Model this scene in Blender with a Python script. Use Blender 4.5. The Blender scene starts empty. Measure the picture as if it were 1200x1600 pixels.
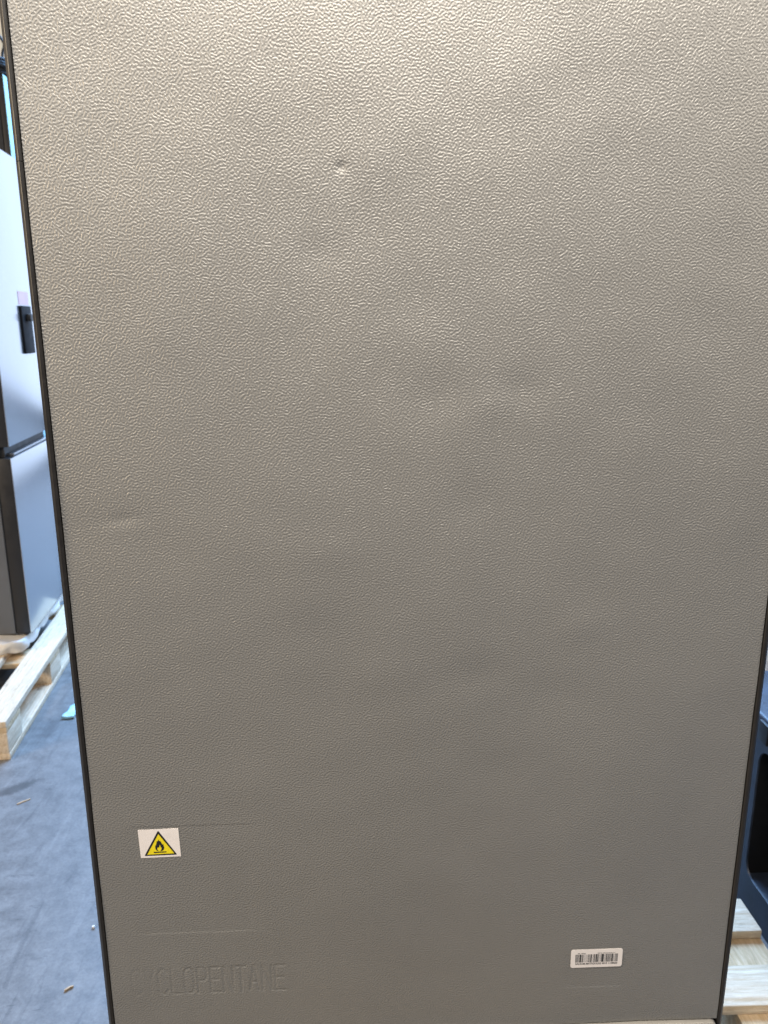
import bpy, bmesh, math, random
import numpy as np
from mathutils import Vector, Matrix

random.seed(7)
rng = np.random.default_rng(11)
scene = bpy.context.scene
col = scene.collection
R = math.radians

# ------------------------------------------------------------------ camera
cam_data = bpy.data.cameras.new('camera')
cam = bpy.data.objects.new('camera', cam_data)
col.objects.link(cam)
scene.camera = cam
YAW, PITCH, ROLL = R(2.071), R(13.745), R(-0.184)
fw = Vector((math.sin(YAW) * math.cos(PITCH), math.cos(YAW) * math.cos(PITCH), -math.sin(PITCH)))
rt = Vector((math.cos(YAW), -math.sin(YAW), 0))
up = rt.cross(fw)
r2 = math.cos(ROLL) * rt + math.sin(ROLL) * up
u2 = -math.sin(ROLL) * rt + math.cos(ROLL) * up
mw = Matrix((r2, u2, -fw)).transposed().to_4x4()
mw.translation = Vector((-0.0867, -0.9361, 1.44))
cam.matrix_world = mw
cam_data.sensor_fit = 'VERTICAL'
cam_data.sensor_height = 32.0
cam_data.lens = 1202.0 / 1600.0 * 32.0
cam_data.clip_start = 0.02
cam_data.clip_end = 200.0
cam_data.dof.use_dof = True
cam_data.dof.focus_distance = 0.97
cam_data.dof.aperture_fstop = 8.0

# ------------------------------------------------------------------ world and lamps
world = bpy.data.worlds.new('World')
scene.world = world
world.use_nodes = True
bg = world.node_tree.nodes['Background']
bg.inputs[0].default_value = (0.74, 0.80, 1.0, 1)
bg.inputs[1].default_value = 0.13

def area(name, loc, target, sx, sy, power, color):
    l = bpy.data.lights.new(name, 'AREA')
    l.shape = 'RECTANGLE'; l.size = sx; l.size_y = sy
    l.energy = power; l.color = color
    o = bpy.data.objects.new(name, l)
    col.objects.link(o)
    o.location = loc
    d = Vector(target) - Vector(loc)
    o.rotation_euler = d.to_track_quat('-Z', 'Y').to_euler()
    return o

# warm ceiling lamps of the hall, plus added fills for panel sides and wall
area('ceiling_or_fill_lamp', (-0.07, -0.84, 2.80), (-0.02, -0.02, 1.2), 1.5, 0.6, 63, (1.0, 0.925, 0.83))
area('ceiling_or_fill_lamp', (2.9, -1.5, 3.0), (0.3, 0.0, 0.9), 1.5, 0.5, 50, (1.0, 0.93, 0.83))  # added fill, brightens the sheen on the panel's right side
area('ceiling_or_fill_lamp', (-2.6, -1.7, 3.0), (-0.3, 0.0, 0.9), 1.5, 0.5, 26, (1.0, 0.92, 0.82))  # added fill for the sheen on the panel's left side
area('ceiling_or_fill_lamp', (-4.5, -1.4, 2.6), (-1.6, 2.0, 0.4), 1.5, 0.5, 190, (1.0, 0.79, 0.54))
area('ceiling_or_fill_lamp', (-4.6, 5.2, 4.9), (-4.0, 8.0, 3.0), 1.5, 0.5, 120, (1.0, 0.92, 0.80))  # added fill that lifts the beige wall at the back
# daylight: the open dock door at the far end of the hall and an added cool fill before it
area('dock_daylight', (1.6, 8.2, 2.3), (1.2, 0.0, 0.9), 7.6, 4.2, 190, (0.62, 0.76, 1.0))
area('overhead_fill', (0.6, 5.2, 5.6), (-0.3, 2.0, 0.0), 4.5, 3.2, 1380, (0.31, 0.57, 1.0))  # unseen overhead source added to brighten floor and pallet tops

vs = scene.view_settings
vs.view_transform = 'Standard'
vs.look = 'None'
vs.exposure = 0.0
vs.gamma = 1.0
vs.use_curve_mapping = False
scene.render.engine = 'CYCLES'

# ------------------------------------------------------------------ materials
def new_mat(name):
    m = bpy.data.materials.new(name)
    m.use_nodes = True
    nt = m.node_tree
    return m, nt, nt.nodes['Principled BSDF']

def nd(nt, typ, **kw):
    n = nt.nodes.new(typ)
    for k, v in kw.items():
        if isinstance(v, tuple) and k.startswith('i_'):
            n.inputs[k[2:]].default_value = v
        elif k.startswith('i_'):
            n.inputs[k[2:]].default_value = v
        else:
            setattr(n, k, v)
    return n

def ramp(nt, fac, stops):
    r = nt.nodes.new('ShaderNodeValToRGB')
    el = r.color_ramp.elements
    el[0].position, el[0].color = stops[0][0], stops[0][1]
    el[1].position, el[1].color = stops[-1][0], stops[-1][1]
    for p, c in stops[1:-1]:
        e = el.new(p); e.color = c
    nt.links.new(fac, r.inputs[0])
    return r.outputs[0]

def coords(nt, scale=(1, 1, 1), rot=(0, 0, 0), src='Object'):
    tc = nt.nodes.new('ShaderNodeTexCoord')
    mp = nt.nodes.new('ShaderNodeMapping')
    mp.inputs['Scale'].default_value = scale
    mp.inputs['Rotation'].default_value = rot
    nt.links.new(tc.outputs[src], mp.inputs['Vector'])
    return mp.outputs[0]

def noise(nt, vec, scale, detail=4, rough=0.55, dist=0.0):
    n = nt.nodes.new('ShaderNodeTexNoise')
    n.inputs['Scale'].default_value = scale
    n.inputs['Detail'].default_value = detail
    n.inputs['Roughness'].default_value = rough
    n.inputs['Distortion'].default_value = dist
    nt.links.new(vec, n.inputs['Vector'])
    return n.outputs[0]

def mix(nt, fac, a, b, mode='MIX'):
    m = nt.nodes.new('ShaderNodeMix')
    m.data_type = 'RGBA'; m.blend_type = mode
    for s, v in ((m.inputs[0], fac), (m.inputs[6], a), (m.inputs[7], b)):
        if hasattr(v, 'node'):
            nt.links.new(v, s)
        else:
            s.default_value = v
    return m.outputs[2]

def bump(nt, bsdf, h, strength, dist):
    b = nt.nodes.new('ShaderNodeBump')
    b.inputs['Strength'].default_value = strength
    b.inputs['Distance'].default_value = dist
    nt.links.new(h, b.inputs['Height'])
    nt.links.new(b.outputs[0], bsdf.inputs['Normal'])

def g(v, a=1.0):
    return (v, v, v, a)

def plain(name, rgb, rough=0.5, metal=0.0, var=0.12, nscale=30.0, bmp=0.0, coat=0.0):
    """colour with a little uneven tone and gloss"""
    m, nt, b = new_mat(name)
    v = coords(nt)
    f = noise(nt, v, nscale, 5)
    c = ramp(nt, f, [(0.3, tuple(x * (1 - var) for x in rgb) + (1,)), (0.7, tuple(min(1, x * (1 + var)) for x in rgb) + (1,))])
    nt.links.new(c, b.inputs['Base Color'])
    rr = ramp(nt, f, [(0.3, g(max(0.02, rough - 0.06))), (0.7, g(min(1, rough + 0.06)))])
    nt.links.new(rr, b.inputs['Roughness'])
    b.inputs['Metallic'].default_value = metal
    b.inputs['Coat Weight'].default_value = coat
    if bmp:
        bump(nt, b, noise(nt, v, nscale * 8, 4), bmp, 0.001)
    return m

M = {}
# textured back panel: warm grey lacquered sheet
m, nt, b = new_mat('panel_sheet')
v = coords(nt)
f1 = noise(nt, v, 3.0, 3)
f2 = noise(nt, v, 420.0, 2)
c1 = ramp(nt, f1, [(0.3, (0.243, 0.238, 0.225, 1)), (0.7, (0.265, 0.258, 0.241, 1))])
c2 = mix(nt, 0.10, c1, ramp(nt, f2, [(0.35, (0.20, 0.193, 0.18, 1)), (0.65, (0.32, 0.308, 0.285, 1))]))
nt.links.new(c2, b.inputs['Base Color'])
b.inputs['Metallic'].default_value = 0.42
b.inputs['Roughness'].default_value = 0.48
# embossed worm-like grain
gab = nt.nodes.new('ShaderNodeTexGabor')
gab.gabor_type = '2D'
mp = nt.nodes.new('ShaderNodeMapping'); mp.inputs['Rotation'].default_value = (R(90), 0, 0)
tcp = nt.nodes.new('ShaderNodeTexCoord')
nt.links.new(tcp.outputs['Object'], mp.inputs['Vector'])
nt.links.new(mp.outputs[0], gab.inputs['Vector'])
gab.inputs['Scale'].default_value = 180.0
gab.inputs['Frequency'].default_value = 1.40
gab.inputs['Anisotropy'].default_value = 0.0
sat = ramp(nt, gab.outputs['Value'], [(0.38, g(0.0)), (0.5, g(0.5)), (0.62, g(1.0))])
sat.node.color_ramp.interpolation = 'B_SPLINE'
bump(nt, b, sat, 1.0, 0.00037)
M['panel'] = m

M['trim'] = plain('dark_trim', (0.0135, 0.012, 0.0108), 0.45, 0, 0.15, 60, 0.05)
M['side'] = plain('graphite_steel', (0.05, 0.048, 0.046), 0.4, 0.3, 0.1, 20)
M['groove'] = plain('groove_black', (0.008, 0.008, 0.008), 0.7)
M['cover'] = plain('cover_grey', (0.36, 0.345, 0.315), 0.45, 0.2, 0.06, 12, 0.03)
M['rubber'] = plain('black_plastic', (0.012, 0.012, 0.013), 0.5)
M['paper'] = plain('label_paper', (0.78, 0.73, 0.70), 0.45, 0, 0.03, 60)
M['yellow'] = plain('sign_yellow', (0.80, 0.66, 0.01), 0.4, 0, 0.03, 60)
M['ink'] = plain('black_ink', (0.012, 0.012, 0.012), 0.45, 0, 0.1, 60)
M['ink_grey'] = plain('thermal_ink', (0.045, 0.045, 0.045), 0.5, 0, 0.2, 400)

# brushed stainless of the doors behind
m, nt, b = new_mat('brushed_stainless')
v = coords(nt, (1, 1, 60))
f = noise(nt, v, 14, 4)
nt.links.new(ramp(nt, f, [(0.3, (0.50, 0.51, 0.53, 1)), (0.7, (0.58, 0.59, 0.61, 1))]), b.inputs['Base Color'])
nt.links.new(ramp(nt, f, [(0.3, g(0.2)), (0.7, g(0.27))]), b.inputs['Roughness'])
b.inputs['Metallic'].default_value = 0.9
M['stainless'] = m
M['pale_film'] = plain('pale_film', (0.42, 0.72, 0.80), 0.5, 0, 0.04, 8)
M['darkside'] = plain('dark_grey_side', (0.135, 0.140, 0.150), 0.45, 0.2, 0.08, 8)
M['dooredge'] = plain('door_edge_dark', (0.022, 0.022, 0.024), 0.4, 0.2, 0.1, 20)
M['blackglass'] = plain('black_gloss', (0.006, 0.006, 0.007), 0.6)
M['blackglass'].node_tree.nodes['Principled BSDF'].inputs['Specular IOR Level'].default_value = 0.12
M['pink'] = plain('pink_label', (0.78, 0.50, 0.50), 0.85, 0, 0.05, 30)
M['pink'].node_tree.nodes['Principled BSDF'].inputs['Specular IOR Level'].default_value = 0.1
M['foam'] = plain('foam_white', (0.66, 0.64, 0.61), 0.7, 0, 0.06, 30, 0.3)
M['blue'] = plain('blue_grey_plastic', (0.030, 0.039, 0.060), 0.45, 0, 0.5, 16, 0.4)
M['white_app'] = plain('white_enamel', (0.82, 0.83, 0.85), 0.3, 0, 0.03, 6)
M['navy'] = plain('navy_door', (0.03, 0.05, 0.11), 0.3, 0.1, 0.1, 10)
M['cable'] = plain('cable_black', (0.01, 0.01, 0.01), 0.6)
M['film'] = plain('film_scrap', (0.45, 0.75, 0.82), 0.25, 0, 0.1, 60)
M['speck'] = plain('foam_speck', (0.8, 0.8, 0.8), 0.6)
M['splinter'] = plain('splinter_wood', (0.50, 0.36, 0.22), 0.7, 0, 0.2, 90)

# raw pallet wood, grain along the object's local X
def wood(name, light, dark, axis):
    m, nt, b = new_mat(name)
    sc = (3.0, 60, 60) if axis == 'X' else (60, 3.0, 60)
    tc = nt.nodes.new('ShaderNodeTexCoord')
    oi = nt.nodes.new('ShaderNodeObjectInfo')
    add = nt.nodes.new('ShaderNodeVectorMath'); add.operation = 'ADD'
    nt.links.new(tc.outputs['Object'], add.inputs[0])
    nt.links.new(oi.outputs['Location'], add.inputs[1])
    sca = nt.nodes.new('ShaderNodeVectorMath'); sca.operation = 'MULTIPLY'
    nt.links.new(add.outputs[0], sca.inputs[0]); sca.inputs[1].default_value = sc
    f = noise(nt, sca.outputs[0], 1.6, 6, 0.6, 0.6)
    w = nt.nodes.new('ShaderNodeTexWave')
    w.bands_direction = 'Y' if axis == 'X' else 'X'
    w.inputs['Scale'].default_value = 0.35
    w.inputs['Distortion'].default_value = 9.0
    w.inputs['Detail'].default_value = 3
    nt.links.new(sca.outputs[0], w.inputs['Vector'])
    c1 = ramp(nt, f, [(0.28, dark + (1,)), (0.5, tuple((a + c) / 2 for a, c in zip(light, dark)) + (1,)), (0.72, light + (1,))])
    c2 = mix(nt, 0.22, c1, ramp(nt, w.outputs[1], [(0.2, dark + (1,)), (0.75, light + (1,))]))
    mos = nt.nodes.new('ShaderNodeVectorMath'); mos.operation = 'MULTIPLY'
    nt.links.new(add.outputs[0], mos.inputs[0]); mos.inputs[1].default_value = (14, 70, 70) if axis == 'X' else (70, 14, 70)
    mo = noise(nt, mos.outputs[0], 1.0, 7, 0.75, 0.6)      # rough-sawn mottling
    c2 = mix(nt, ramp(nt, mo, [(0.50, g(0.0)), (0.66, g(0.55))]), c2, tuple(min(1, a * 1.15 + 0.06) for a in light) + (1,))
    c2 = mix(nt, ramp(nt, mo, [(0.33, g(0.5)), (0.44, g(0.0))]), c2, tuple(a * 0.6 for a in dark) + (1,))
    kn = nt.nodes.new('ShaderNodeTexVoronoi')
    kn.inputs['Scale'].default_value = 1.0
    ks = nt.nodes.new('ShaderNodeVectorMath'); ks.operation = 'MULTIPLY'
    nt.links.new(add.outputs[0], ks.inputs[0]); ks.inputs[1].default_value = (5, 9, 9) if axis == 'X' else (9, 5, 9)
    nt.links.new(ks.outputs[0], kn.inputs['Vector'])
    c3 = mix(nt, ramp(nt, kn.outputs[0], [(0.06, g(0.8)), (0.13, g(0.0))]), c2, (0.12, 0.065, 0.03, 1))
    nt.links.new(c3, b.inputs['Base Color'])
    b.inputs['Roughness'].default_value = 0.75
    hm_ = nt.nodes.new('ShaderNodeMath'); hm_.operation = 'ADD'
    nt.links.new(f, hm_.inputs[0]); nt.links.new(mo, hm_.inputs[1])
    bump(nt, b, hm_.outputs[0], 0.8, 0.003)
    return m
M['wood_x'] = wood('pallet_wood_x', (0.76, 0.65, 0.50), (0.55, 0.39, 0.23), 'X')
M['wood_y'] = wood('pallet_wood_y', (0.70, 0.54, 0.35), (0.48, 0.32, 0.16), 'Y')

# concrete floor
m, nt, b = new_mat('concrete')
v = coords(nt)
n1 = noise(nt, v, 1.7, 6, 0.6)
n2 = noise(nt, v, 20, 8, 0.7)
vr = coords(nt, (8.0, 1.0, 1.0), (0, 0, R(16)))
n3 = noise(nt, vr, 3.2, 6, 0.65, 0.5)          # drag marks running diagonally
n4 = noise(nt, v, 130, 4, 0.7)
c = ramp(nt, n1, [(0.3, (0.12, 0.12, 0.12, 1)), (0.7, (0.19, 0.188, 0.185, 1))])
c = mix(nt, 0.6, c, ramp(nt, n2, [(0.36, (0.10, 0.10, 0.102, 1)), (0.64, (0.245, 0.243, 0.24, 1))]))
c = mix(nt, ramp(nt, n3, [(0.56, g(0.0)), (0.64, g(0.45))]), c, (0.062, 0.062, 0.064, 1))
c = mix(nt, ramp(nt, n3, [(0.34, g(0.28)), (0.42, g(0.0))]), c, (0.28, 0.278, 0.275, 1))
c = mix(nt, 0.18, c, ramp(nt, n4, [(0.35, g(0.06)), (0.65, g(0.27))]))
vs1 = coords(nt, (2.2, 14.0, 1.0), (0, 0, R(-28)))
n5 = noise(nt, vs1, 3.4, 5, 0.7, 1.0)          # thin scratches
c = mix(nt, ramp(nt, n5, [(0.635, g(0.0)), (0.665, g(0.6)), (0.70, g(0.0))]), c, (0.05, 0.05, 0.052, 1))
# dried dark stain beside the pallet corner
tc = nt.nodes.new('ShaderNodeTexCoord')
mp = nt.nodes.new('ShaderNodeMapping'); mp.vector_type = 'TEXTURE'
mp.inputs['Location'].default_value = (-1.19, 1.285, 0)
mp.inputs['Rotation'].default_value = (0, 0, R(35))
mp.inputs['Scale'].default_value = (0.10, 0.035, 1)
nt.links.new(tc.outputs['Object'], mp.inputs[0])
ln = nt.nodes.new('ShaderNodeVectorMath'); ln.operation = 'LENGTH'
nt.links.new(mp.outputs[0], ln.inputs[0])
ad = nt.nodes.new('ShaderNodeMath'); ad.operation = 'MULTIPLY_ADD'
nt.links.new(n2, ad.inputs[0]); ad.inputs[1].default_value = 1.6
nt.links.new(ln.outputs['Value'], ad.inputs[2])
hf = nt.nodes.new('ShaderNodeMath'); hf.operation = 'MULTIPLY'; hf.inputs[1].default_value = 0.5
nt.links.new(ad.outputs[0], hf.inputs[0])
c = mix(nt, ramp(nt, hf.outputs[0], [(0.60, g(0.7)), (0.86, g(0.0))]), c, (0.05, 0.05, 0.05, 1))
nt.links.new(c, b.inputs['Base Color'])
nt.links.new(ramp(nt, n2, [(0.3, g(0.36)), (0.7, g(0.54))]), b.inputs['Roughness'])
bump(nt, b, n4, 0.12, 0.002)
M['concrete'] = m
M['wall'] = plain('beige_wall', (0.56, 0.53, 0.45), 0.8, 0, 0.06, 3)

# ------------------------------------------------------------------ mesh helpers
def link(name, me, mat, parent=None, loc=(0, 0, 0)):
    o = bpy.data.objects.new(name, me)
    col.objects.link(o)
    if mat is not None and not me.materials:
        me.materials.append(mat)
    o.location = loc
    if parent is not None:
        o.parent = parent
    return o

def tag(o, label=None, cat=None, group=None, kind=None):
    if label: o['label'] = label
    if cat: o['category'] = cat
    if group: o['group'] = group
    if kind: o['kind'] = kind
    return o

def empty(name, loc, rz=0.0):
    o = bpy.data.objects.new(name, None)
    col.objects.link(o)
    o.location = loc; o.rotation_euler = (0, 0, rz)
    o.empty_display_size = 0.1
    return o

def box_mesh(name, a, c, bev=0.0, seg=2, jit=0.0):
    bm = bmesh.new()
    bmesh.ops.create_cube(bm, size=1.0)
    for vv in bm.verts:
        vv.co = Vector([(a[i] + c[i]) / 2 + vv.co[i] * (c[i] - a[i]) for i in range(3)])
        if jit:
            vv.co += Vector([random.uniform(-jit, jit) for _ in range(3)])
    if bev:
        bmesh.ops.bevel(bm, geom=list(bm.edges), offset=bev, segments=seg, profile=0.6, affect='EDGES')
    me = bpy.data.meshes.new(name)
    bm.to_mesh(me); bm.free()
    if bev:
        for p in me.polygons: p.use_smooth = True
        try:
            me.set_sharp_from_angle(angle=R(40))
        except Exception:
            pass
    return me

def box(name, a, c, mat, parent=None, bev=0.0, seg=2, jit=0.0):
    return link(name, box_mesh(name, a, c, bev, seg, jit), mat, parent)

def poly_slab(name, pts, y0, y1, mat, parent=None):
    """flat outline in the panel plane (x, z), from y0 (front) back to y1"""
    n = len(pts)
    verts = [(x, y0, z) for x, z in pts] + [(x, y1, z) for x, z in pts]
    faces = [list(range(n))] + [[i, i + n, (i + 1) % n + n, (i + 1) % n] for i in range(n)]
    me = bpy.data.meshes.new(name)
    me.from_pydata(verts, [], faces)
    bm = bmesh.new(); bm.from_mesh(me)
    bmesh.ops.triangulate(bm, faces=[f for f in bm.faces if len(f.verts) > 4])
    bmesh.ops.recalc_face_normals(bm, faces=bm.faces)
    bm.to_mesh(me); bm.free()
    return link(name, me, mat, parent)

def extrude_profile(name, prof, z0, z1, mat, parent, smooth=True):
    """profile in (x, y), extruded along z with closed ends"""
    n = len(prof)
    verts = [(x, y, z0) for x, y in prof] + [(x, y, z1) for x, y in prof]
    faces = [[i, (i + 1) % n, (i + 1) % n + n, i + n] for i in range(n)]
    faces += [list(range(n))[::-1], [i + n for i in range(n)]]
    me = bpy.data.meshes.new(name)
    me.from_pydata(verts, [], faces)
    bm = bmesh.new(); bm.from_mesh(me)
    bmesh.ops.recalc_face_normals(bm, faces=bm.faces)
    bm.to_mesh(me); bm.free()
    return link(name, me, mat, parent)

def tube(name, pts, rad, mat, parent=None):
    cu = bpy.data.curves.new(name, 'CURVE')
    cu.dimensions = '3D'; cu.bevel_depth = rad; cu.bevel_resolution = 2; cu.resolution_u = 6
    sp = cu.splines.new('NURBS')
    sp.points.add(len(pts) - 1)
    for q, pnt in zip(sp.points, pts): q.co = (*pnt, 1)
    sp.use_endpoint_u = True; sp.order_u = min(4, len(pts))
    tmp = bpy.data.objects.new('tmp', cu); col.objects.link(tmp)
    bpy.context.view_layer.update()
    me = bpy.data.meshes.new_from_object(tmp.evaluated_get(bpy.context.evaluated_depsgraph_get()))
    bpy.data.objects.remove(tmp)
    me.name = name
    for p in me.polygons: p.use_smooth = True
    return link(name, me, mat, parent)

def text_mesh(name, s, size, mat, parent, width, matrix):
    cu = bpy.data.curves.new(name, 'FONT')
    cu.body = s; cu.size = size; cu.offset = size * 0.02; cu.resolution_u = 2
    tmp = bpy.data.objects.new('tmp', cu); col.objects.link(tmp)
    bpy.context.view_layer.update()
    me = bpy.data.meshes.new_from_object(tmp.evaluated_get(bpy.context.evaluated_depsgraph_get()))
    bpy.data.objects.remove(tmp)
    xs = [q.co.x for q in me.vertices]
    k = width / (max(xs) - min(xs)); x0 = min(xs)
    for q in me.vertices:
        q.co = matrix @ Vector(((q.co.x - x0) * k, 0, q.co.y))
    me.name = name
    return link(name, me, mat, parent)

# ------------------------------------------------------------------ setting
me = bpy.data.meshes.new('floor')
me.from_pydata([(-14, -9, 0), (14, -9, 0), (14, 12, 0), (-14, 12, 0)], [], [(0, 1, 2, 3)])
tag(link('floor', me, M['concrete']), kind='structure')
tag(box('wall', (-12, 8.4, 0), (-2.75, 8.6, 7), M['wall']), kind='structure')

# ------------------------------------------------------------------ wooden pallets
def make_pallet(name, L, W, board_w, n_deck, loc, rz, label):
    """local X = length of the deck boards, local Y = width; origin at one floor corner"""
    root = empty(name, loc, rz)
    tag(root, label, 'pallet', 'wooden pallets')
    t = 0.022; bh = 0.078
    ys = [i * (W - board_w) / (n_deck - 1) for i in range(n_deck)]
    xs = [0.0, L / 2 - 0.0725, L - 0.145]
    deck = box_mesh('deck_board', (0, 0, 0), (L, board_w, t), 0.003, 2)
    for i, y in enumerate(ys):
        o = link('deck_board', deck, M['wood_x'], root, (random.uniform(-.004, .004), y, 2 * t + bh + t - t))
        o.location.z = t + bh + t
        o.rotation_euler = (random.uniform(-.006, .006), 0, random.uniform(-.004, .004))
    string = box_mesh('stringer_board', (0, 0, 0), (0.145, W, t), 0.003, 2)
    for x in xs:
        link('stringer_board', string, M['wood_y'], root, (x, 0.001, t + bh - 0.0005))
    block = box_mesh('block', (0, 0, 0), (0.145, board_w, bh), 0.003, 2)
    for x in xs:
        for y in (0.002, W / 2 - board_w / 2, W - board_w - 0.002):
            link('block', block, M['wood_x'], root, (x + random.uniform(-.003, .003), y, t - 0.0003))
    bot = box_mesh('bottom_board', (0, 0, 0), (L, board_w, t), 0.003, 2)
    for y in (0, W / 2 - board_w / 2, W - board_w):
        link('bottom_board', bot, M['wood_x'], root, (0.0, y, 0.0005))
    return root

# under the refrigerator: right end shows beyond its right edge
make_pallet('wooden_pallet', 1.2, 0.845, 0.098, 5, (-0.408, -0.102, 0), 0.0,
            'wooden pallet under the large grey panel, its board ends showing at bottom right')
# left pallet: its long side recedes from the camera
make_pallet('wooden_pallet', 1.2, 0.80, 0.098, 5, (-1.276, 1.457, 0), R(95.95),
            'wooden pallet under the stainless refrigerator on the left')
make_pallet('wooden_pallet', 1.2, 0.80, 0.098, 5, (1.28, 1.42, 0), 0.0,
            'wooden pallet under the white appliance at the right edge')

# ------------------------------------------------------------------ the refrigerator seen from behind
fridge = empty('refrigerator', (0, 0, 0.144))
tag(fridge, 'large refrigerator seen from behind, grey textured back panel with two stickers', 'refrigerator')
Z0 = -0.144                                    # child coordinates: world z + Z0
PB, PT = 0.411, 1.900                          # panel bottom and top (world z)

# --- relief of the back panel as a height field
nx = 901
X = np.linspace(-0.4515, 0.4515, nx)
Zw = np.concatenate([np.linspace(PB, 0.80, 487)[:-1], np.linspace(0.80, PT, 551)])
nz = len(Zw)
gx, gz = np.meshgrid(X, Zw)

def soft_noise(n, lmin, lmax, seed):
    """sum of random plane waves with wavelengths lmin..lmax metres"""
    r = np.random.default_rng(seed)
    a = np.zeros_like(gx)
    for _ in range(n):
        k = 2 * math.pi / r.uniform(lmin, lmax); t = r.uniform(0, math.pi)
        a += np.sin(k * (gx * math.cos(t) + gz * math.sin(t)) + r.uniform(0, 6.28))
    return a / a.std()

# slow waviness of the thin sheet
H = 0.00055 * soft_noise(26, 0.18, 0.50, 5) + 0.00017 * soft_noise(60, 0.07, 0.13, 21)
# H > 0 comes toward the viewer
def dent(x, z, sx, sz, depth, rot=0.0):
    c, s = math.cos(rot), math.sin(rot)
    a = (gx - x) * c + (gz - z) * s; bb = -(gx - x) * s + (gz - z) * c
    return depth * np.exp(-(a / sx) ** 2 - (bb / sz) ** 2)
for (x, z, sx, sz, dp, ro) in [
        (-0.100, 1.612, 0.0058, 0.0050, -0.0011, 0.2), (-0.100, 1.606, 0.024, 0.020, -0.0005, 0.0),
        (-0.060, 1.615, 0.035, 0.030, 0.0007, 0.0), (-0.378, 1.205, 0.022, 0.0070, -0.00055, 0.12), (-0.376, 1.190, 0.034, 0.013, 0.0003, 0.1),
        (-0.375, 1.198, 0.045, 0.030, -0.0007, 0.0), (0.015, 1.352, 0.040, 0.030, -0.0009, 0.3),
        (0.085, 1.345, 0.030, 0.020, 0.0006, 0.2), (0.11, 1.36, 0.028, 0.022, -0.0007, 0.0),
        (-0.120, 1.160, 0.050, 0.026, 0.0006, 0.1), (0.065, 0.985, 0.050, 0.028, -0.0008, 0.2),
        (0.185, 0.955, 0.050, 0.030, -0.0008, -0.3), (-0.125, 1.52, 0.030, 0.020, -0.0006, 0.0),
        (0.06, 1.22, 0.06, 0.03, -0.0006, 0.4), (-0.05, 0.99, 0.05, 0.03, 0.0006, 0.2), (0.20, 1.05, 0.03, 0.02, 0.0005, 0.3)]:
    H += dent(x, z, sx, sz, dp * 1.7 if sx > 0.025 else dp * 1.3, ro)

def sstep(a, lo, hi):
    t = np.clip((a - lo) / (hi - lo), 0, 1)
    return t * t * (3 - 2 * t)

def recess(x0, x1, z0, z1, depth, wx, wz):
    mx = sstep(gx, x0 - wx, x0 + wx) * (1 - sstep(gx, x1 - wx, x1 + wx))
    mz = sstep(gz, z0 - wz, z0 + wz) * (1 - sstep(gz, z1 - wz, z1 + wz))
    return -depth * mx * mz
H += recess(-0.400, -0.2375, 0.594, 0.7695, 0.00050, 0.014, 0.0010)
H += recess(0.214, 0.302, 0.4770, 0.5350, 0.00050, 0.014, 0.0010)

# --- embossed word as strokes
def seg_d(px, pz, ax, az, bx, bz):
    vx, vz = bx - ax, bz - az
    t = np.clip(((px - ax) * vx + (pz - az) * vz) / (vx * vx + vz * vz + 1e-12), 0, 1)
    return np.hypot(px - ax - t * vx, pz - az - t * vz)
def arc(cx, cz, rx, rz, a0, a1, n=8):
    return [(cx + rx * math.cos(R(a0 + (a1 - a0) * i / n)), cz + rz * math.sin(R(a0 + (a1 - a0) * i / n))) for i in range(n + 1)]
GL = {
    'C': [arc(.5, .76, .5, .24, 20, 180) + arc(.5, .24, .5, .24, 180, 340)],
    'Y': [[(0, 1), (.5, .45), (1, 1)], [(.5, .45), (.5, 0)]],
    'L': [[(0, 1), (0, 0), (1, 0)]],
    'O': [arc(.5, .76, .5, .24, 0, 180) + arc(.5, .24, .5, .24, 180, 360) + [(1, .76)]],
    'P': [[(0, 0), (0, 1), (.55, 1)] + arc(.55, .74, .45, .26, 90, -90) + [(0, .48)]],
    'E': [[(1, 1), (0, 1), (0, 0), (1, 0)], [(0, .52), (.85, .52)]],
    'N': [[(0, 0), (0, 1), (1, 0), (1, 1)]],
    'T': [[(0, 1), (1, 1)], [(.5, 1), (.5, 0)]],
    'A': [[(0, 0), (.5, 1), (1, 0)], [(.2, .36), (.8, .36)]],
}
word = 'CYCLOPENTANE'
tx0, tx1, tz0, tz1 = -0.4205, -0.2005, 0.4895, 0.5325
pitch = (tx1 - tx0 + 0.0055) / len(word)
lw = pitch - 0.0055
mask = (gz > 0.47) & (gz < 0.555) & (gx > -0.44) & (gx < -0.18)
px, pz = gx[mask], gz[mask]
D = np.full(px.shape, 1.0)
for i, ch in enumerate(word):
    for st in GL[ch]:
        q = [(tx0 + i * pitch + a * lw, tz0 + c * (tz1 - tz0)) for a, c in st]
        for (a0, c0), (a1, c1) in zip(q[:-1], q[1:]):
            D = np.minimum(D, seg_d(px, pz, a0, c0, a1, c1))
letter = 1 - sstep(D, 0.0014, 0.0024)
H[mask] -= 0.00068 * letter * (0.42 + 0.5 * sstep(px, -0.42, -0.33))

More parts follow.
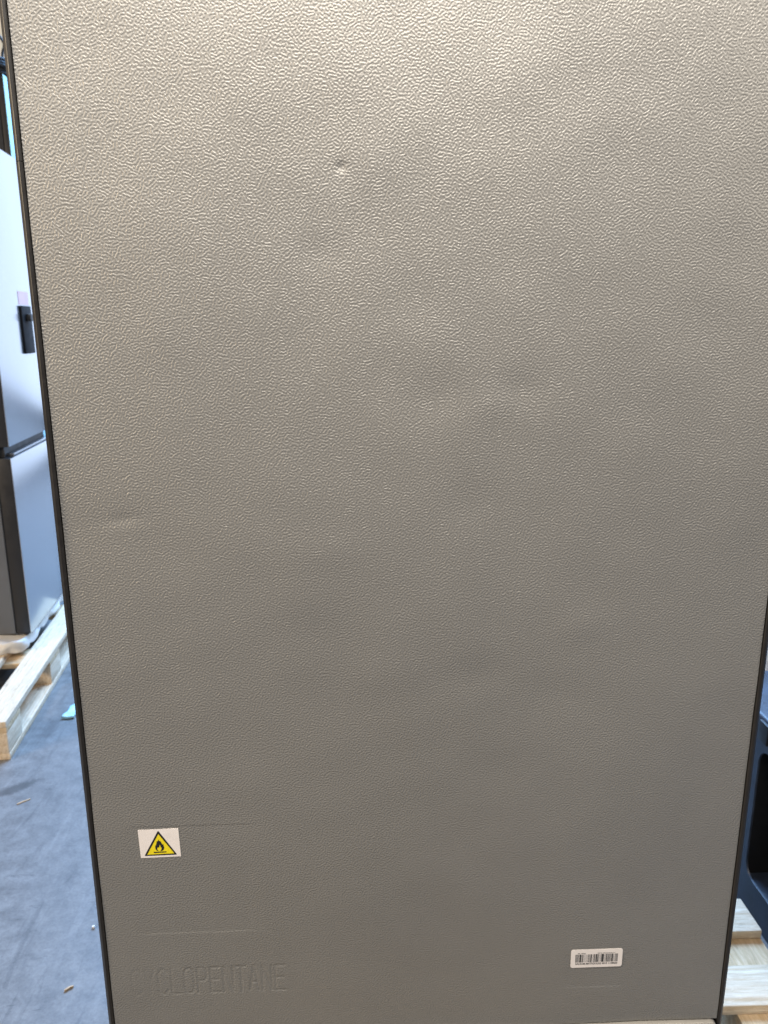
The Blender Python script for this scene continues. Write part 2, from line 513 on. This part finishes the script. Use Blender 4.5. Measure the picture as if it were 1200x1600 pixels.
verts = np.empty((nz * nx, 3), np.float32)
verts[:, 0] = gx.ravel(); verts[:, 1] = -H.ravel(); verts[:, 2] = gz.ravel() + Z0
ii = (np.arange(nz - 1)[:, None] * nx + np.arange(nx - 1)[None, :]).ravel()
quads = np.stack([ii, ii + 1, ii + nx + 1, ii + nx], 1).astype(np.int32)
me = bpy.data.meshes.new('back_panel')
me.vertices.add(len(verts)); me.vertices.foreach_set('co', verts.ravel())
me.loops.add(quads.size); me.loops.foreach_set('vertex_index', quads.ravel())
me.polygons.add(len(quads))
me.polygons.foreach_set('loop_start', np.arange(0, quads.size, 4, dtype=np.int32))
me.polygons.foreach_set('use_smooth', np.ones(len(quads), dtype=bool))
me.update(calc_edges=True)
panel = link('back_panel', me, M['panel'], fridge)
panel['label'] = 'warm grey sheet with worm-like embossed grain, shallow dents and a raised word'

# --- frame around the panel
FT = 1.925
def trim_prof(s):
    return [(s * 0.4528, 0.016), (s * 0.4528, 0.0000), (s * 0.4536, -0.0014), (s * 0.4562, -0.0022),
            (s * 0.4572, -0.0017), (s * 0.4606, 0.0012), (s * 0.4618, 0.0035), (s * 0.4618, 0.016)]
SEAM = 1.616
for s in (-1, 1):
    extrude_profile('edge_trim', trim_prof(s), 0.150 + Z0, SEAM + Z0, M['trim'], fridge)
    extrude_profile('edge_trim', trim_prof(s), SEAM + 0.0008 + Z0, FT + Z0, M['trim'], fridge)
box('top_trim', (-0.4527, -0.0015, 1.901 + Z0), (0.4527, 0.016, FT + Z0), M['trim'], fridge, 0.0015)
box('backing', (-0.4612, 0.0165, 0.160 + Z0), (0.4612, 0.03, FT - 0.002 + Z0), M['groove'], fridge)
cab = box('cabinet', (-0.4617, 0.0305, 0.165 + Z0), (0.4617, 0.60, FT - 0.001 + Z0), M['side'], fridge, 0.003)
# doors on the far side
for (a, c) in ((-0.4610, -0.002), (0.002, 0.4610)):
    d = box('door', (a, 0.612, 0.20 + Z0), (c, 0.69, 1.915 + Z0), M['side'], fridge, 0.008, 3)
    hx = -0.045 if a < -0.1 else 0.045
    box('handle', (hx - 0.012, 0.7, 0.75 + Z0), (hx + 0.012, 0.735, 1.45 + Z0), M['cover'], d, 0.006, 3)
# lower cover over the compressor space
def rounded_rect(x0, x1, z0, z1, r, n=5):
    pts = []
    for cx, cz, a in ((x1 - r, z1 - r, 0), (x0 + r, z1 - r, 90), (x0 + r, z0 + r, 180), (x1 - r, z0 + r, 270)):
        for i in range(n + 1):
            t = R(a + 90 * i / n)
            pts.append((cx + r * math.cos(t), cz + r * math.sin(t)))
    return pts
lc = poly_slab('lower_cover', rounded_rect(-0.4505, 0.4505, 0.190 + Z0, 0.4085 + Z0, 0.009), -0.006, 0.010, M['cover'], fridge)
bm = bmesh.new(); bm.from_mesh(lc.data)
ed = [e for e in bm.edges if len(e.link_faces) == 2 and e.calc_face_angle(0) > 1.2]
bmesh.ops.bevel(bm, geom=ed, offset=0.0022, segments=3, profile=0.5, affect='EDGES')
bm.to_mesh(lc.data); bm.free()
slot = box_mesh('vent_slot', (-0.05, -0.0066, 0), (0.05, -0.0055, 0.005), 0)
for i in range(3):
    for j in range(7):
        link('vent_slot', slot, M['groove'], lc, (-0.2 + 0.2 * i, 0, 0.24 + 0.018 * j + Z0))
for x in (-0.40, 0.40):
    for y in (0.06, 0.55):
        bm = bmesh.new()
        bmesh.ops.create_cone(bm, cap_ends=True, segments=20, radius1=0.022, radius2=0.018, depth=0.022,
                              matrix=Matrix.Translation((x, y, 0.0105)))
        fme = bpy.data.meshes.new('foot'); bm.to_mesh(fme); bm.free()
        link('foot', fme, M['rubber'], fridge)

# --- flammability sticker (coordinates in its own plane, mm)
def homog(src, dst):
    A = []; bb = []
    for (x, y), (u, w) in zip(src, dst):
        A.append([x, y, 1, 0, 0, 0, -u * x, -u * y]); bb.append(u)
        A.append([0, 0, 0, x, y, 1, -w * x, -w * y]); bb.append(w)
    h = np.linalg.solve(np.array(A, float), np.array(bb, float))
    def f(p):
        d = h[6] * p[0] + h[7] * p[1] + 1
        return ((h[0] * p[0] + h[1] * p[1] + h[2]) / d, (h[3] * p[0] + h[4] * p[1] + h[5]) / d)
    return f
SW, SH = 0.0553, 0.0446
hm = homog([(178, 205), (938, 170), (995, 690), (245, 728)], [(0, SH), (SW, SH), (SW, 0), (0, 0)])
ang = R(1.3)
def place(ox, oz, a):
    ca, sa = math.cos(a), math.sin(a)
    return lambda p: (ox + p[0] * ca - p[1] * sa, oz + p[0] * sa + p[1] * ca + Z0)
pl = place(-0.3922, 0.7203, ang)
def skin(x0, x1, z0, z1):
    k = (gx > x0) & (gx < x1) & (gz > z0) & (gz < z1)
    return -float(H[k].max()) - 0.00022
PY = skin(-0.395, -0.335, 0.718, 0.768)
st = poly_slab('warning_sticker', [pl(q) for q in ((0, 0), (SW, 0), (SW, SH), (0, SH))], PY, PY + 0.0004, M['paper'], fridge)
st['label'] = 'white flammability sticker with black and yellow warning triangle'
def px2(pts): return [pl(hm(q)) for q in pts]
poly_slab('triangle_border', px2([(562, 222), (574, 228), (914, 645), (910, 658), (326, 686), (318, 674), (552, 228)]), PY - 0.00015, PY - 0.00002, M['ink'], st)
poly_slab('yellow_field', px2([(568, 278), (868, 632), (366, 661)]), PY - 0.00030, PY - 0.00016, M['yellow'], st)
flame = [(570, 376), (584, 402), (608, 406), (632, 440), (642, 472), (662, 458), (670, 492), (684, 530), (672, 566), (642, 586),
         (608, 590), (628, 562), (634, 532), (622, 514), (616, 526), (610, 488), (598, 468), (590, 502), (584, 532), (570, 514),
         (556, 532), (549, 548), (558, 572), (580, 590), (544, 584), (520, 556), (511, 512), (518, 478), (528, 496), (530, 458),
         (542, 434), (530, 412), (548, 420), (552, 396), (562, 410)]
poly_slab('flame', px2(flame), PY - 0.00045, PY - 0.00032, M['ink'], st)
poly_slab('base_bar', px2([(487, 606), (722, 595), (724, 614), (488, 627)]), PY - 0.00045, PY - 0.00032, M['ink'], st)

# --- barcode sticker
BW, BH = 0.0768, 0.0318
pb = place(0.2208, 0.5130, R(0.1))
PY = skin(0.219, 0.299, 0.512, 0.547)
bs = poly_slab('barcode_sticker', [pb(q) for q in rounded_rect(0, BW, 0, BH, 0.0034)], PY, PY + 0.0004, M['paper'], fridge)
bs['label'] = 'small white barcode sticker with rounded corners'
bars = [(160, 172), (180, 190), (197, 206), (213, 226), (240, 278), (288, 296), (303, 318), (332, 337), (350, 355), (372, 378),
        (392, 397), (412, 420), (427, 436), (444, 452), (465, 492), (505, 509), (522, 530), (538, 556), (570, 600), (608, 628),
        (640, 646), (660, 664), (676, 682), (690, 738), (752, 758), (768, 774), (784, 805), (815, 830), (838, 850), (858, 868),
        (876, 884), (893, 925), (935, 943), (962, 975), (985, 1000), (1008, 1022)]
vv, ff = [], []
for a, c in bars:
    x0 = 0.0068 + (a - 160) / 865 * 0.0632; x1 = 0.0068 + (c - 160) / 865 * 0.0632
    k = len(vv)
    for q in ((x0, 0.0092), (x1, 0.0092), (x1, 0.0232), (x0, 0.0232)):
        u, w = pb(q); vv.append((u, PY - 0.00012, w))
    ff.append((k, k + 1, k + 2, k + 3))
me = bpy.data.meshes.new('barcode'); me.from_pydata(vv, [], ff)
link('barcode', me, M['ink_grey'], bs)
def on_label(x, z):
    u, w = pb((x, z))
    return Matrix.Translation((u, PY - 0.00012, w))
text_mesh('printed_line', 'OK 1A0023', 0.0022, M['ink'], bs, 0.0118, on_label(0.0100, 0.0241))
text_mesh('printed_line', '20/12 WE-X:45:05-1:1', 0.0022, M['ink_grey'], bs, 0.0260, on_label(0.0395, 0.0241))
text_mesh('printed_line', 'SALRAM-MATRDULRE 0010 1108060', 0.0044, M['ink'], bs, 0.0628, on_label(0.0070, 0.0052))

# ------------------------------------------------------------------ stainless refrigerator on the left
lf = empty('refrigerator', (-1.438, 2.087, 0.2), R(5.95))
tag(lf, 'stainless two-door refrigerator with black dispenser, standing on the left pallet', 'refrigerator')
Wd = 0.60
box('cabinet', (-0.70, 0.004, 0.0), (-0.062, Wd - 0.004, 1.90), M['darkside'], lf, 0.004)
for z0, z1, nm in ((0.0, 0.732, 'door'), (0.777, 1.912, 'door')):
    d = box(nm, (-0.055, 0.0, z0), (-0.004, Wd, z1), M['dooredge'], lf, 0.003)
    box('door_skin', (-0.0035, 0.002, z0 + 0.001), (0.0, Wd - 0.002, z1 - 0.001), M['stainless'], d, 0.0015)
box('handle_recess', (-0.055, 0.03, 0.733), (-0.030, Wd - 0.03, 0.776), M['rubber'], lf)
box('handle_lip', (-0.028, 0.06, 0.7345), (-0.004, Wd - 0.02, 0.744), M['stainless'], lf, 0.002)
dsp = box('dispenser', (0.0006, 0.315, 1.122), (0.010, 0.447, 1.318), M['blackglass'], lf, 0.004)
box('dispenser_spout', (0.0105, 0.36, 1.255), (0.03, 0.40, 1.285), M['rubber'], dsp, 0.004)
box('paper_label', (0.0006, 0.318, 1.322), (0.0012, 0.452, 1.376), M['pink'], lf)
box('gasket', (-0.0615, 0.01, 0.01), (-0.0555, Wd - 0.01, 1.895), M['rubber'], lf)

# foam tray and crumpled wrap the left refrigerator stands on
def lumpy(name, a, c, amp, sc, mat, seed, cuts=9):
    bm = bmesh.new()
    bmesh.ops.create_cube(bm, size=1.0)
    bmesh.ops.subdivide_edges(bm, edges=list(bm.edges), cuts=cuts, use_grid_fill=True)
    from mathutils import noise as mn
    for q in bm.verts:
        p = Vector([(a[i] + c[i]) / 2 + q.co[i] * (c[i] - a[i]) for i in range(3)])
        nz_ = mn.noise_vector(p * sc + Vector((seed, seed * 2, 0)))
        q.co = p + nz_ * amp
        q.co.z = max(q.co.z, a[2])
    me = bpy.data.meshes.new(name)
    bm.to_mesh(me); bm.free()
    for p in me.polygons: p.use_smooth = True
    return link(name, me, mat)
fo = lumpy('foam_packaging', (-0.72, -0.075, 0.0), (-0.015, 0.66, 0.048), 0.022, 20, M['foam'], 1.0, 24)
fo.location = (-1.438, 2.087, 0.1455); fo.rotation_euler = (0, 0, R(5.95))
for q in fo.data.vertices:
    q.co.z = min(q.co.z, 0.0535) if q.co.y > -0.004 else q.co.z
tag(fo, 'crumpled white foam packaging under the stainless refrigerator', 'packaging')

# ------------------------------------------------------------------ tall cabinet further back on the left
tc_ = empty('tall_cabinet', (-1.742, 3.17, 0.0), R(5.95))
tag(tc_, 'tall dark cabinet with pale blue front behind the stainless refrigerator', 'cabinet')
box('body', (-0.75, 0.0, 0.10), (-0.032, 0.62, 2.60), M['rubber'], tc_, 0.004)
box('plinth', (-0.72, 0.02, 0.0), (-0.06, 0.60, 0.0995), M['rubber'], tc_)
fd = box('front_door', (-0.030, 0.002, 0.12), (-0.004, 0.618, 2.596), M['dooredge'], tc_, 0.004)
box('door_skin', (-0.0035, 0.0, 0.118), (0.0, 0.62, 2.598), M['pale_film'], fd, 0.0016, 2)

# cables hanging in front of the wall and a coil on the cabinet
c1 = tube('cable', [(-2.60, 5.0, 3.50), (-2.50, 5.0, 3.375), (-2.43, 5.0, 3.300), (-2.47, 5.0, 3.26), (-2.475, 5.0, 3.18), (-2.45, 5.0, 3.05), (-2.45, 5.0, 0.003)], 0.010, M['cable'])
tag(c1, 'thin black cable bent in front of the beige wall', 'cable')
pts = []
for i in range(40):
    a = i * 0.9
    pts.append((-1.80 + 0.075 * math.cos(a) + random.uniform(-.01, .01), 3.3 + 0.1 * math.sin(a), 2.612 + 0.0022 * i + 0.012 * math.sin(2 * a)))
c2 = tube('cable_coil', pts, 0.010, M['cable'])
tag(c2, 'black coiled cable lying on top of the tall cabinet', 'cable')

# ------------------------------------------------------------------ right side: white appliance and blue housing
wa = empty('appliance', (1.337, 1.50, 0.1455))
tag(wa, 'white upright appliance with navy front behind the blue housing', 'appliance')
box('body', (0.0, 0.0, 0.0), (0.60, 0.60, 1.5), M['white_app'], wa, 0.006, 3)
box('front_panel', (0.018, -0.024, 0.008), (0.598, -0.0005, 1.495), M['navy'], wa, 0.005, 3)

bl = empty('plastic_housing', (0.88, 0.20, 0.0))
tag(bl, 'dark blue plastic housing with black opening beside the pallet at right edge', 'housing')
bm = bmesh.new()
LY, HZ, DX = 0.72, 0.50, 0.42
# side wall with a rounded opening, then the shell behind it
def ring(x, inset):
    out = rounded_rect(0.0, LY, 0.0, HZ, 0.05, 6)
    inn = rounded_rect(0.07 + inset, 0.500 - inset, 0.095 + inset, 0.445 - inset, 0.04, 6)
    return [(x, a, c) for a, c in out], [(x, a, c) for a, c in inn]
o0, i0 = ring(0.0, 0.0)
_, i1 = ring(0.004, 0.001)
o1 = [(DX, a, c) for _, a, c in o0]
vs_ = o0 + i0 + i1 + o1
n = len(o0)
fs = []
for i in range(n):
    j = (i + 1) % n
    fs += [(i, j, n + j, n + i), (n + i, n + j, 2 * n + j, 2 * n + i), (i, 3 * n + i, 3 * n + j, j)]
fs.append(tuple(3 * n + i for i in range(n)))
me = bpy.data.meshes.new('shell'); me.from_pydata(vs_, [], fs)
bm = bmesh.new(); bm.from_mesh(me); bmesh.ops.recalc_face_normals(bm, faces=bm.faces); bm.to_mesh(me); bm.free()
for p in me.polygons: p.use_smooth = True
me.set_sharp_from_angle(angle=R(35))
sh = link('shell', me, M['blue'], bl)
box('inner_well', (0.10, 0.03, 0.05), (0.30, 0.498, 0.46), M['rubber'], bl)
box('inner_wall', (0.0045, 0.5005, 0.04), (0.30, 0.52, 0.46), M['rubber'], bl)
box('sill', (0.0045, 0.03, 0.06), (0.0995, 0.499, 0.094), M['blue'], bl, 0.008, 2)
bm = bmesh.new()
lid = box('lid', (-0.012, -0.012, HZ + 0.002), (DX + 0.012, LY + 0.012, HZ + 0.034), M['blue'], bl, 0.010, 3)
lid.rotation_euler = (0, 0, 0)
box('latch', (-0.022, 0.44, HZ - 0.02), (-0.0125, 0.48, HZ + 0.03), M['rubber'], lid, 0.003)

# ------------------------------------------------------------------ litter on the floor
def chip(name, loc, L, W, T, rz, mat, label, cat):
    bm = bmesh.new()
    n = 7
    rows = []
    for i in range(n):
        t = i / (n - 1)
        w = W * (0.35 + 0.65 * math.sin(math.pi * min(1, 0.15 + t * 0.8))) * random.uniform(0.8, 1.1)
        y = random.uniform(-.12, .12) * W
        z = 0.25 * T * math.sin(3 * t)
        rows.append([bm.verts.new((L * (t - .5), y + s * w / 2, z + q)) for s, q in ((-1, 0), (1, 0), (0.8, T), (-0.8, T))])
    for a, c in zip(rows[:-1], rows[1:]):
        for k in range(4):
            bm.faces.new((a[k], a[(k + 1) % 4], c[(k + 1) % 4], c[k]))
    bm.faces.new(rows[0]); bm.faces.new(rows[-1][::-1])
    bmesh.ops.recalc_face_normals(bm, faces=bm.faces)
    me = bpy.data.meshes.new(name); bm.to_mesh(me); bm.free()
    o = link(name, me, mat); o.location = loc; o.rotation_euler = (0, 0, rz)
    return tag(o, label, cat)
chip('wood_splinter', (-1.132, 1.212, 0.001), 0.040, 0.006, 0.002, R(40), M['splinter'], 'thin wood splinter on the floor near the left pallet corner', 'splinter')
chip('wood_splinter', (-0.741, 0.503, 0.001), 0.020, 0.006, 0.004, R(35), M['splinter'], 'short orange wood splinter on the floor at bottom left', 'splinter')
chip('foam_crumb', (-0.745, 0.682, 0.001), 0.007, 0.006, 0.005, 0.3, M['speck'], 'tiny white foam crumb on the floor close to the panel edge', 'crumb')
fs_ = lumpy('film_scrap', (-0.022, -0.06, 0.0), (0.022, 0.06, 0.008), 0.012, 30, M['film'], 4.0, 7)
fs_.location = (-1.182, 1.79, 0.001)
tag(fs_, 'scrap of pale turquoise plastic film on the floor beside the left pallet', 'scrap')
